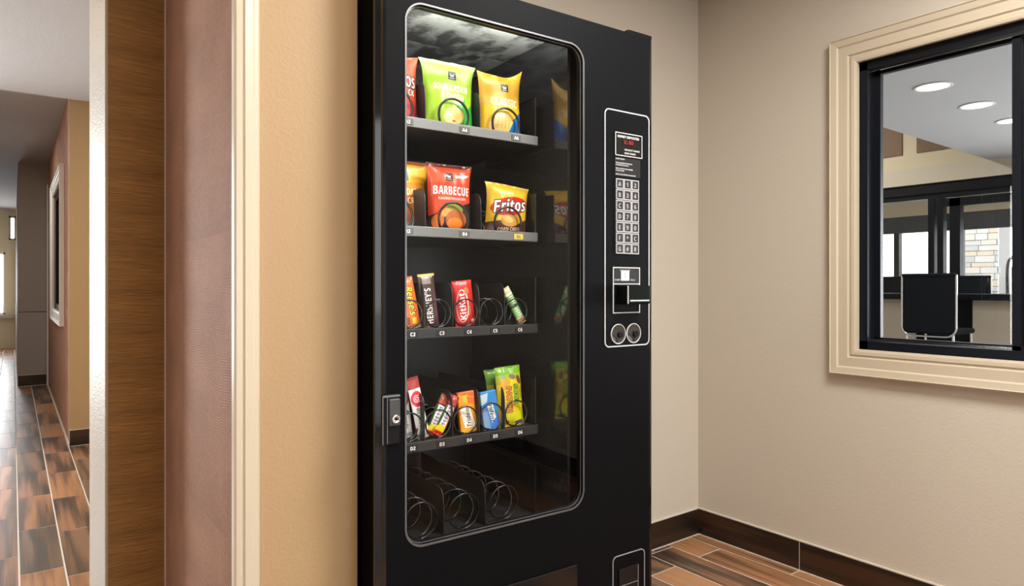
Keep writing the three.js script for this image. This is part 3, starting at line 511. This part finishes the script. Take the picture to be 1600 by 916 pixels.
snack('chip_bag', 'amber cheddar chip bag tucked behind the barbecue bag', 'chip bag', bagGeo(0.156, 0.19, 0.04, { seed: 9, flare: 0.08 }), foilMat(384, 384, (g, w, h) => {
  g.fillStyle = '#e0921c'; g.fillRect(0, 0, w, h); g.fillStyle = '#f0b81c'; g.fillRect(0, 20, w, 90); crimp(g, w, 0, 16, '#b85a28', '#8c3c20'); poly(g, [[0, 190], [w, 170], [w, 300], [0, 330]], '#c0651c'); poly(g, [[w, 210], [w, h], [150, h], [270, 280]], '#b9b4aa'); g.fillStyle = '#8f8b84'; g.fillRect(0, 352, w, 32);
  badge(g, 210, 82); text(g, 'CHEDDAR &', 226, 160, 46, '#f8e8c0', { max: 240 }); text(g, 'SOUR CREAM', 236, 204, 42, '#f8e8c0', { max: 250 });
}), 0.148, 1.261, 0.217, 0, 0.05, 0, CH);
snack('chip_bag', 'red barbecue chip bag on the second shelf', 'chip bag', bagGeo(0.126, 0.184, 0.042, { seed: 15, flare: 0.07 }), foilMat(352, 416, (g, w, h) => {
  g.fillStyle = '#d2401f'; g.fillRect(0, 0, w, h); crimp(g, w, 0, 22, '#6a2a26', '#4e2020'); g.fillStyle = '#dd4c26'; g.fillRect(0, 22, w, 90); poly(g, [[0, 300], [120, 270], [w, 210], [w, h], [0, h]], '#2c1a1c');
  badge(g, 150, 78); g.fillStyle = '#efe6da'; poly(g, [[200, 66], [330, 58], [300, 74], [206, 82]], '#f0d8c8'); text(g, 'BARBECUE', 172, 156, 66, '#fbf4ea', { max: 300 }); text(g, 'FLAVORED POTATO CHIPS', 176, 200, 20, '#f4dccb', { max: 230 });
  blob(g, 130, 268, 74, 26, '#d9a03c', -0.5); blob(g, 190, 250, 70, 24, '#8f9a3a', 0.2); blob(g, 200, 318, 88, 54, '#b5622a'); blob(g, 190, 340, 66, 32, '#ee8324'); blob(g, 60, 330, 44, 40, '#e0762a');
}), 0.2625, 1.261, 0.170, 0, 0.05, 0, CH);
snack('chip_bag', 'small tilted yellow corn chip bag alone at the end of the second shelf', 'chip bag', bagGeo(0.128, 0.143, 0.04, { seed: 19, flare: 0.08, pinch: 0.06 }), foilMat(384, 384, (g, w, h) => {
  g.fillStyle = '#e3b92a'; g.fillRect(0, 0, w, h); crimp(g, w, 0, 14, '#f0d468', '#d2a828'); poly(g, [[0, 290], [150, 260], [260, 286], [w, 230], [w, h], [0, h]], '#4a2418'); blob(g, 196, 160, 176, 66, '#c8281e', -0.18); text(g, 'Fritos', 190, 156, 118, '#fbf6ee', { stroke: '#3a1a12', lw: 14, italic: true, rot: -0.14, max: 320 });
  blob(g, 196, 262, 84, 42, '#c68c34'); blob(g, 176, 252, 50, 22, '#e6bd60', 0.2); text(g, 'CORN CHIPS', 200, 322, 34, '#f0d8c0', { rot: -0.1, max: 210 }); blob(g, 310, 350, 32, 16, '#a65c30');
}), 0.4275, 1.266, 0.170, -0.085, 0.04, -0.08, CH);
// candy shelf
snack('candy_bar', 'orange peanut butter cup pack with yellow lettering, leaning at the shelf start', 'candy', bagGeo(0.036, 0.125, 0.014, { seed: 21, slim: true, flare: 0.02, pinch: 0.02 }), foilMat(128, 416, (g, w, h) => {
  g.fillStyle = '#e8641c'; g.fillRect(0, 0, w, h); crimp(g, w, 0, 18, '#e85a1c', '#c84a14'); crimp(g, w, h - 24, h, '#c9b48a', '#a08050'); text(g, "Reese's", 66, 190, 84, '#f4d21c', { stroke: '#4a2412', lw: 12, italic: true, rot: Math.PI / 2, max: 230 }); g.fillStyle = '#f0c82a'; g.fillRect(50, 330, 40, 50); g.fillStyle = '#7a3c20'; g.fillRect(4, 320, 22, 60);
}), 0.159, 1.0385, 0.158, 0.17, 0.06, 0, CB);
snack('candy_bar', 'brown chocolate bar with gold top edge and upright white letters', 'candy', bagGeo(0.044, 0.132, 0.014, { seed: 23, slim: true, flare: 0.05, pinch: 0.01 }), foilMat(160, 448, (g, w, h) => {
  g.fillStyle = '#3c2420'; g.fillRect(0, 0, w, h); crimp(g, w, 0, 20, '#e2c860', '#b89a3a'); g.fillStyle = '#8d8078'; g.fillRect(30, 26, 84, 60); crimp(g, w, h - 14, h, '#6a4a3a', '#3c2a24'); text(g, "HERSHEY'S", 70, 268, 84, '#ece8e4', { rot: -Math.PI / 2, max: 300 }); g.fillStyle = '#5c2838'; g.fillRect(128, 150, 32, 280);
}), 0.2045, 1.0385, 0.158, 0.1, 0.06, 0, CB);
snack('candy_bar', 'red wafer bar with white sideways lettering', 'candy', bagGeo(0.058, 0.116, 0.016, { seed: 25, slim: true, flare: 0.03, pinch: 0.01 }), foilMat(208, 416, (g, w, h) => {
  g.fillStyle = '#c8201c'; g.fillRect(0, 0, w, h); crimp(g, w, 0, 20, '#d8443a', '#a81814'); crimp(g, w, h - 20, h, '#d03028', '#a81814'); blob(g, 78, 230, 62, 150, '#e8e2d8', 0.05); blob(g, 74, 230, 54, 140, '#c8201c', 0.05); text(g, 'KitKat', 76, 236, 84, '#f8f4ee', { rot: -Math.PI / 2, max: 260 }); blob(g, 132, 96, 24, 34, '#b87a3a'); g.strokeStyle = '#e8b848'; g.lineWidth = 6; g.beginPath(); g.arc(90, 270, 62, -0.7, 0.9); g.stroke(); blob(g, 172, 366, 18, 14, '#e4dcd0');
}), 0.302, 1.0385, 0.158, 0.09, 0.06, 0, CB);
snack('candy_bar', 'narrow white and green bar slumped sideways in its coil', 'candy', bagGeo(0.025, 0.108, 0.013, { seed: 27, slim: true, flare: 0.02, pinch: -0.02 }), foilMat(96, 400, (g, w, h) => {
  g.fillStyle = '#dfe6cc'; g.fillRect(0, 0, w, h); g.fillStyle = '#6ea85a'; g.fillRect(0, 84, w, 110); g.fillStyle = '#8bbf74'; g.fillRect(0, 216, w, 110); g.fillStyle = '#26402a'; g.fillRect(0, 192, w, 22); crimp(g, w, 0, 60, '#d8cc9c', '#9c8c5c'); crimp(g, w, h - 62, h, '#d8a860', '#b06a48'); g.fillStyle = '#eef2e2'; for (const y of [96, 120, 144, 168, 228, 252, 276, 300]) g.fillRect(28 + y % 7, y, 40, 10);
}), 0.4765, 1.0405, 0.158, 0.5, 0.08, 0, CB);
// gum and candy shelf
for (const [s, roll, t, label] of [[0.152, 0.1, 0.185, 'white and red taffy strip tucked behind its twin'], [0.187, 0.2, 0.163, 'white taffy strip with red round emblem, curling at the foot']])
  snack('candy_bar', label, 'candy', bagGeo(0.032, 0.152, 0.009, { seed: 31 + Math.round(s * 1000), slim: true, flare: 0.03, pinch: 0 }), foilMat(96, 480, (g, w, h) => {
    g.fillStyle = '#e6e4e2'; g.fillRect(0, 0, w, h); g.fillStyle = '#9c2a24'; g.fillRect(0, 0, w, 90); crimp(g, w, 0, 22, '#7a241e', '#5a1a18'); blob(g, 50, 170, 46, 62, '#cc1f30'); g.strokeStyle = '#f4e8e8'; g.lineWidth = 6; g.beginPath(); g.arc(50, 168, 26, 0.6, 5.4); g.stroke(); g.beginPath(); g.arc(50, 168, 12, 0, 6.2); g.stroke(); text(g, 'airheads', 48, 324, 58, '#5a6068', { rot: Math.PI / 2, max: 170 }); crimp(g, w, h - 40, h, '#b8b6b4', '#8a8886');
  }), s, 0.7705, t, roll, 0.05, 0, CB);
for (const [s, t, c, roll, label] of [[0.2225, 0.166, 0, -0.5, 'slim red and white candy tube leaning over, the rear one of two'], [0.2385, 0.154, 1, -0.55, 'slim red and white candy tube leaning over, the front one of two']])
  snack('candy_roll', label, 'candy', bagGeo(0.026, 0.106, 0.018, { seed: 41 + c, slim: true, flare: 0, pinch: 0 }), foilMat(96, 400, (g, w, h) => {
    g.fillStyle = '#d83028'; g.fillRect(0, 0, w, h); g.fillStyle = c ? '#b02420' : '#8c4a2c'; g.fillRect(0, 0, w, 80); g.fillStyle = '#26304a'; g.fillRect(0, 92, w, 18); g.fillStyle = '#ece8e2'; g.fillRect(10, 110, 62, 190); g.fillStyle = '#e8a018'; g.fillRect(70, 130, 26, 190); g.fillStyle = '#e8d01c'; g.fillRect(0, 300, w, 60); g.fillStyle = '#2c6a3c'; g.fillRect(0, 120, 10, 200); g.fillStyle = '#5a50a0'; for (const y of [126, 158, 190, 222, 254, 282]) { g.fillRect(20, y, 42, 8); g.fillRect(20 + y % 30, y, 8, 22); }
  }), s - 0.022, 0.7755, t, roll, 0.05, 0, CB);
const gumPack = (w, h, d) => { const g = rbx(-w / 2, w / 2, 0, h, -d / 2, d / 2, 0.0035, 3); const p = g.attributes.position, uv = g.attributes.uv; for (let i = 0; i < p.count; i++) uv.setXY(i, p.getX(i) / w + 0.5, p.getY(i) / h); return g; };
snack('gum_pack', 'orange gum pack with white sideways lettering', 'gum', gumPack(0.05, 0.104, 0.013), foilMat(192, 400, (g, w, h) => {
  g.fillStyle = '#ee9c1c'; g.fillRect(0, 0, w, h); poly(g, [[0, 0], [w, 0], [w, 60], [0, 20]], '#d8641c'); poly(g, [[50, 40], [110, 30], [96, 110], [64, 96]], '#c8c820'); poly(g, [[96, 50], [w, 70], [w, 130], [110, 120]], '#f06a28'); poly(g, [[10, 150], [120, 140], [170, 350], [50, 350]], '#f4eee0'); g.fillStyle = '#f2b428'; g.fillRect(0, 362, w, 38); text(g, 'Trident', 96, 246, 66, '#2c2a30', { rot: -Math.PI / 2 * 1.04, max: 210, italic: true });
}), 0.309, 0.7695, 0.158, 0.07, 0.07, 0, CB);
snack('gum_pack', 'blue gum pack with white sideways lettering', 'gum', gumPack(0.05, 0.1, 0.013), foilMat(192, 400, (g, w, h) => {
  g.fillStyle = '#2a86d0'; g.fillRect(0, 0, w, h); poly(g, [[0, 30], [90, 20], [70, 110], [0, 140]], '#bcd8e4'); poly(g, [[0, 170], [60, 190], [80, 400], [0, 400]], '#7c9cc8'); poly(g, [[64, 140], [130, 120], [164, 340], [100, 330]], '#e8f0f4'); poly(g, [[110, 320], [w, 250], [w, 400], [90, 400]], '#3a78dc'); text(g, 'Trident', 108, 214, 66, '#16283c', { rot: Math.PI / 2 * 0.96, max: 220, italic: true });
}), 0.3775, 0.7695, 0.158, 0.1, 0.07, 0, CB);
snack('candy_bag', 'yellow sour candy bag with green header standing tall at the shelf end', 'candy', bagGeo(0.08, 0.158, 0.024, { seed: 51, slim: true, flare: 0.03, pinch: 0.03 }), foilMat(256, 512, (g, w, h) => {
  g.fillStyle = '#e3c81c'; g.fillRect(0, 0, w, h); g.fillStyle = '#78b02c'; g.fillRect(0, 0, w, 78); crimp(g, w, 0, 16, '#8cc048', '#6a9c28'); poly(g, [[0, 70], [w, 60], [w, 120], [120, 110], [0, 150]], '#b4bc28'); blob(g, 150, 88, 34, 20, '#7a6c58', 0.3); blob(g, 216, 120, 22, 40, '#6c4434', -0.3); blob(g, 60, 84, 26, 12, '#8c9ca0'); poly(g, [[20, 120], [130, 110], [110, 190], [40, 200]], '#e0a020');
  text(g, 'SOUR', 176, 240, 66, '#8ccf2a', { stroke: '#1c3a18', lw: 10, rot: Math.PI / 2, max: 190 }); text(g, 'PATCH', 104, 280, 74, '#f09028', { stroke: '#4a2410', lw: 10, rot: Math.PI / 2, max: 230 }); text(g, 'KIDS', 232, 230, 44, '#e8d82c', { stroke: '#3a3a10', lw: 8, rot: Math.PI / 2, max: 150 }); poly(g, [[20, 400], [w, 380], [w, 470], [30, 480]], '#d8dc1c'); blob(g, 60, 470, 40, 20, '#8a5a30'); blob(g, 200, 482, 46, 18, '#6a5a70');
}), 0.441, 0.7695, 0.16, 0.045, 0.05, 0, CB);
snack('candy_bag', 'second sour candy bag mostly hidden behind the tall yellow one', 'candy', bagGeo(0.08, 0.15, 0.02, { seed: 53, slim: true }), foilMat(64, 128, (g, w, h) => { g.fillStyle = '#a9ae28'; g.fillRect(0, 0, w, h); g.fillStyle = '#5f8f34'; g.fillRect(0, 0, w, 34); }), 0.434, 0.7695, 0.196, 0.07, 0.03, 0, CB);

// ---------------------------------------------------------------- lounge behind the interior window
struct('floor_lounge', bx(XR + 0.14, 8.2, -0.002, 0.004, -5.8, 3.4), std(0.3, 0.31, 0.33, 0.8), 'grey lounge floor beyond the interior window', 'floor');
struct('ceiling_lounge', bx(XR + 0.14, 8.2, 2.46, 2.6, -2.585, 3.5), M.ceiling, 'white lounge ceiling with recessed lights beyond the window', 'ceiling');
struct('ceiling_lounge_high', bx(XR, 10.1, 3.5, 3.65, -6.1, 3.6), M.ceiling, 'high ceiling at the far side of the lounge', 'ceiling');
struct('wall_lounge_back', bx(XR, 10.1, 0, 3.5, -6.1, -5.8), M.paintCream, 'cream wall closing the lounge');
struct('wall_lounge_front', bx(XR + 0.14, 10.1, 0, 3.5, 3.4, 3.54), M.paint, 'beige wall closing the lounge on the lobby side');
struct('wall_lounge_upper', bx(8.2, 8.34, 2.476, 3.5, -5.8, 3.4), M.paintCream, 'cream clerestory wall above the lounge storefront');
struct('wall_lounge_band', bx(8.17, 8.34, 2.287, 2.476, -5.8, 3.4), M.paint, 'tan band above the black storefront header');
{
  const w = scene.getObjectByName('wall_lounge_upper');
  for (const [a, b, y1] of [[-4.0, -3.445, 3.1], [-3.289, -2.7, 3.1]]) part(w, 'panel', bx(8.185, 8.2, 2.646, y1, a, b), std(0.17, 0.1, 0.055, 0.6));
}
for (let i = 0; i < 3; i++) downlight(['round recessed lounge light closest to the interior window', 'round recessed lounge light in the middle of its row of three', 'round recessed lounge light closest to the storefront glazing'][i], [4.87, 5.63, 6.37][i], 2.46, -1.856, new THREE.Color().setRGB(0.95, 0.98, 1), 90, 5, 0.095, 'recessed lights on the lounge ceiling');

downlight('recessed light in the high lounge ceiling', 6.6, 3.5, -4.3, new THREE.Color().setRGB(1, 0.94, 0.82), 420, 5, 0.12);

{ // storefront between lounge and vestibule
  const w = thing('window_7', 'black storefront glazing with door between lounge and vestibule', 'window', [0, 0, 0], 0, null, 'structure'), x0 = 8.2, x1 = 8.3;
  part(w, 'header', merge([bx(x0, x1, 2.115, 2.287, -5.8, 3.4), bx(x0 - 0.02, x0, 2.17, 2.18, -5.8, 3.4)]), M.frame);
  for (const [a, b] of [[-5.8, -5.74], [-4.6, -4.5], [-3.178, -3.115], [-3.085, -3.025], [-2.34, -2.26], [-1.3, -1.2], [0.2, 0.3], [1.8, 1.9], [3.3, 3.4]]) part(w, 'post', bx(x0, x1, 0, 2.115, a, b), M.frame);
  part(w, 'sill', bx(x0, x1, 0, 0.12, -5.8, 3.4), M.frame);
  for (const [a, b] of [[-5.74, -4.6], [-4.5, -3.178], [-2.26, -1.3], [-1.2, 0.2], [0.3, 1.8], [1.9, 3.3]]) part(w, 'pane', bx(8.249, 8.2494, 0.12, 2.115, a, b), M.pane);
  const dr = part(w, 'door_leaf', merge([bx(x0, x1, 0.01, 0.22, -3.02, -2.345), bx(x0, x1, 2.01, 2.1, -3.02, -2.345), bx(x0, x1, 0.01, 2.1, -2.965, -2.862), bx(x0, x1, 0.01, 2.1, -2.357, -2.342)]), M.frame);
  part(dr, 'pane', bx(8.249, 8.2494, 0.2, 2.02, -2.87, -2.35), M.pane);
}
{ // outer storefront of the vestibule
  const w = thing('window_8', 'outer storefront glazing of the vestibule against the daylight', 'window', [0, 0, 0], 0, null, 'structure'), x0 = 10.1, x1 = 10.2;
  part(w, 'header', bx(x0, x1, 1.89, 2.12, -6.1, 3.6), std(0.03, 0.045, 0.07, 0.4));
  for (const [a, b] of [[-5.4, -5.3], [-4.36, -4.29], [-3.61, -3.5], [-2.2, -2.1], [-0.6, -0.5], [1, 1.1], [2.6, 2.7]]) part(w, 'post', bx(x0, x1, 0, 1.89, a, b), M.frame);
  for (const [a, b] of [[-5.3, -4.36], [-4.29, -3.61], [-3.5, -2.2], [-2.1, -0.6], [-0.5, 1], [1.1, 2.6]]) part(w, 'pane', bx(10.149, 10.1494, 0, 1.89, a, b), M.pane);
}
struct('wall_vestibule_upper', bx(10.1, 10.25, 2.12, 3.65, -6.1, 3.6), M.paintCream, 'cream wall above the outer storefront');
struct('ceiling_vestibule', bx(8.34, 10.1, 2.62, 2.7, -5.8, 3.4), M.ceiling, 'vestibule ceiling', 'ceiling');

// bar counter
{
  const c = thing('bar_counter', 'black topped bar counter with beige front panels in the lounge', 'counter', [6.62, 0.004, 0]);
  part(c, 'counter_top', rbx(0, 0.6, 1.012, 1.066, -3.6, -1.0, 0.006), M.frame);
  for (const [a, b] of [[-3.5, -2.695], [-2.235, -1.1]]) part(c, 'front_panel', bx(0.06, 0.08, 0.02, 1.012, a, b), std(0.5, 0.42, 0.32, 0.5));
  part(c, 'knee_panel', bx(0.3, 0.32, 0.02, 1.012, -3.5, -1.1), M.frame);
  part(c, 'base', bx(0.1, 0.5, 0, 0.02, -3.5, -1.1), M.frame);
}
function barChair(label, pos, turn, group) {   // back towards -x of its own axes, seat to +x
  const g = thing('bar_chair', label, 'chair', [pos[0], 0.004, pos[2]], turn, group), W = 0.205, S = 0.735, TOP = 1.235;
  const back = new THREE.PlaneGeometry(2 * W - 0.02, TOP - S - 0.03, 10, 10), p = back.attributes.position;
  for (let i = 0; i < p.count; i++) p.setZ(i, -0.02 * (1 - Math.pow(p.getX(i) / W, 2)));
  back.computeVertexNormals();
  const b2 = back.clone(); const solid = merge([back.clone().translate(0, 0, 0.004), b2.rotateY(Math.PI).scale(1, 1, -1).translate(0, 0, -0.004)]); void solid;
  part(g, 'backrest', rbx(-0.006, 0.008, S + 0.02, TOP, -W + 0.008, W - 0.008, 0.004).applyMatrix4(new THREE.Matrix4().makeShear(0, 0, 0, 0, 0, 0)), M.mesh);
  part(g, 'top_rail', rbx(-0.012, 0.012, TOP - 0.022, TOP + 0.006, -W, W, 0.008), M.mesh);
  part(g, 'seat', rbx(0.0, 0.42, S, S + 0.045, -W + 0.006, W - 0.006, 0.018, 3), M.mesh);
  for (const s of [-1, 1]) part(g, 'side_tube', tube([[0, TOP - 0.01, s * W], [-0.002, S + 0.12, s * W], [-0.004, S + 0.03, s * (W - 0.004)], [-0.002, S - 0.012, s * (W - 0.05)], [0, S - 0.018, s * (W - 0.1)]], 0.0085, 24), M.chrome);
  part(g, 'lower_tube', bar([0, S - 0.018, -W + 0.1], [0, S - 0.018, W - 0.1], 0.0085), M.chrome);
  for (const [x, s] of [[0.02, -1], [0.02, 1], [0.4, -1], [0.4, 1]]) part(g, 'leg', bar([x, 0, s * (W - 0.005)], [x, S, s * (W - 0.03)], 0.011), M.chrome);
  part(g, 'footrest', merge([bar([0.4, 0.28, -W + 0.01], [0.4, 0.28, W - 0.01], 0.009), bar([0.02, 0.28, -W + 0.01], [0.4, 0.28, -W + 0.01], 0.009), bar([0.02, 0.28, W - 0.01], [0.4, 0.28, W - 0.01], 0.009)]), M.chrome);
  return g;
}
barChair('black high-backed bar chair pulled up to the counter, seen from behind', [6.1, 0, -2.36], 0, 'bar chairs in the lounge');
barChair('black bar chair beyond the counter before the glass door', [7.72, 0, -2.64], Math.PI + 0.25, 'bar chairs in the lounge');
barChair('black bar chair beyond the counter by the bright left-hand panes', [7.75, 0, -3.42], Math.PI - 0.2, 'bar chairs in the lounge');

// ---------------------------------------------------------------- outdoors
struct('ground_outside', bx(-30, 60, -0.3, -0.13, -50, 40), M.asphalt, 'grey paved ground outside', 'ground');
{
  const g = thing('stone_pillar', 'pale ledgestone pillar outside the glass door', 'pillar', [12.6, 0, 0]), r = rng(77);
  const z0 = -4.5, z1 = -3.86; part(g, 'core', bx(0.02, 0.6, -0.13, 3.2, z0 + 0.02, z1 - 0.02), std(0.3, 0.29, 0.28, 0.9));
  const tones = [[0.6, 0.6, 0.6], [0.66, 0.62, 0.56], [0.5, 0.51, 0.52], [0.66, 0.57, 0.46], [0.64, 0.64, 0.64]].map((c) => std(...c, 0.9));
  for (let y = 0; y < 3.0;) {
    const h = 0.07 + r() * 0.045; let z = z0;
    while (z < z1 - 0.01) { const l = Math.min(0.16 + r() * 0.26, z1 - z), d = r() * 0.025; part(g, 'stone', rbx(-d, 0.04, y + 0.003, y + h - 0.003, z + 0.003, z + Math.max(l, 0.03) - 0.003, 0.004, 1), tones[Math.floor(r() * 5)]); z += l; }
    y += h;
  }
}
{
  const g = thing('handrail', 'dark curved metal handrail outside the glass door', 'railing', [12.2, 0, -3.62]);
  part(g, 'rail', tube([[0, -0.13, 0], [0, 0.9, 0], [0, 1.42, 0], [0.02, 1.58, 0.05], [0.1, 1.68, 0.2], [0.16, 1.75, 0.4]], 0.02, 40, 10), M.frame);
  part(g, 'post', bar([0.02, -0.13, 0.06], [0.02, 1.42, 0.06], 0.018), M.frame);
  part(g, 'crossbar', bar([0.02, 1.42, 0.05], [0.02, 1.42, 0.5], 0.016), M.frame);
}
{
  const g = thing('shrub', 'leafy green shrub outside beside the handrail', 'plant', [13.2, -0.13, -3.55]), r = rng(91), leaf = new THREE.SphereGeometry(0.05, 6, 4).scale(1, 0.25, 0.55), L = [];
  for (let i = 0; i < 260; i++) { const a = r() * 6.28, h = 0.25 + r() * 1.15, d = 0.34 * Math.sqrt(r()) * (1 - 0.4 * h / 1.4); L.push(leaf.clone().rotateZ(r() * 2 - 1).rotateY(r() * 6.28).translate(Math.cos(a) * d, h, Math.sin(a) * d)); }
  part(g, 'foliage', mergeGeometries(L), M.leaf); part(g, 'stem', bar([0, 0, 0], [0, 1.1, 0], 0.03), std(0.1, 0.07, 0.05, 0.9)); part(g, 'pot', new THREE.CylinderGeometry(0.24, 0.18, 0.34, 20).translate(0, 0.17, 0), M.pot);
}

scene.traverse((o) => { if (o.isMesh) shade(o); });
renderer.render(scene, camera);
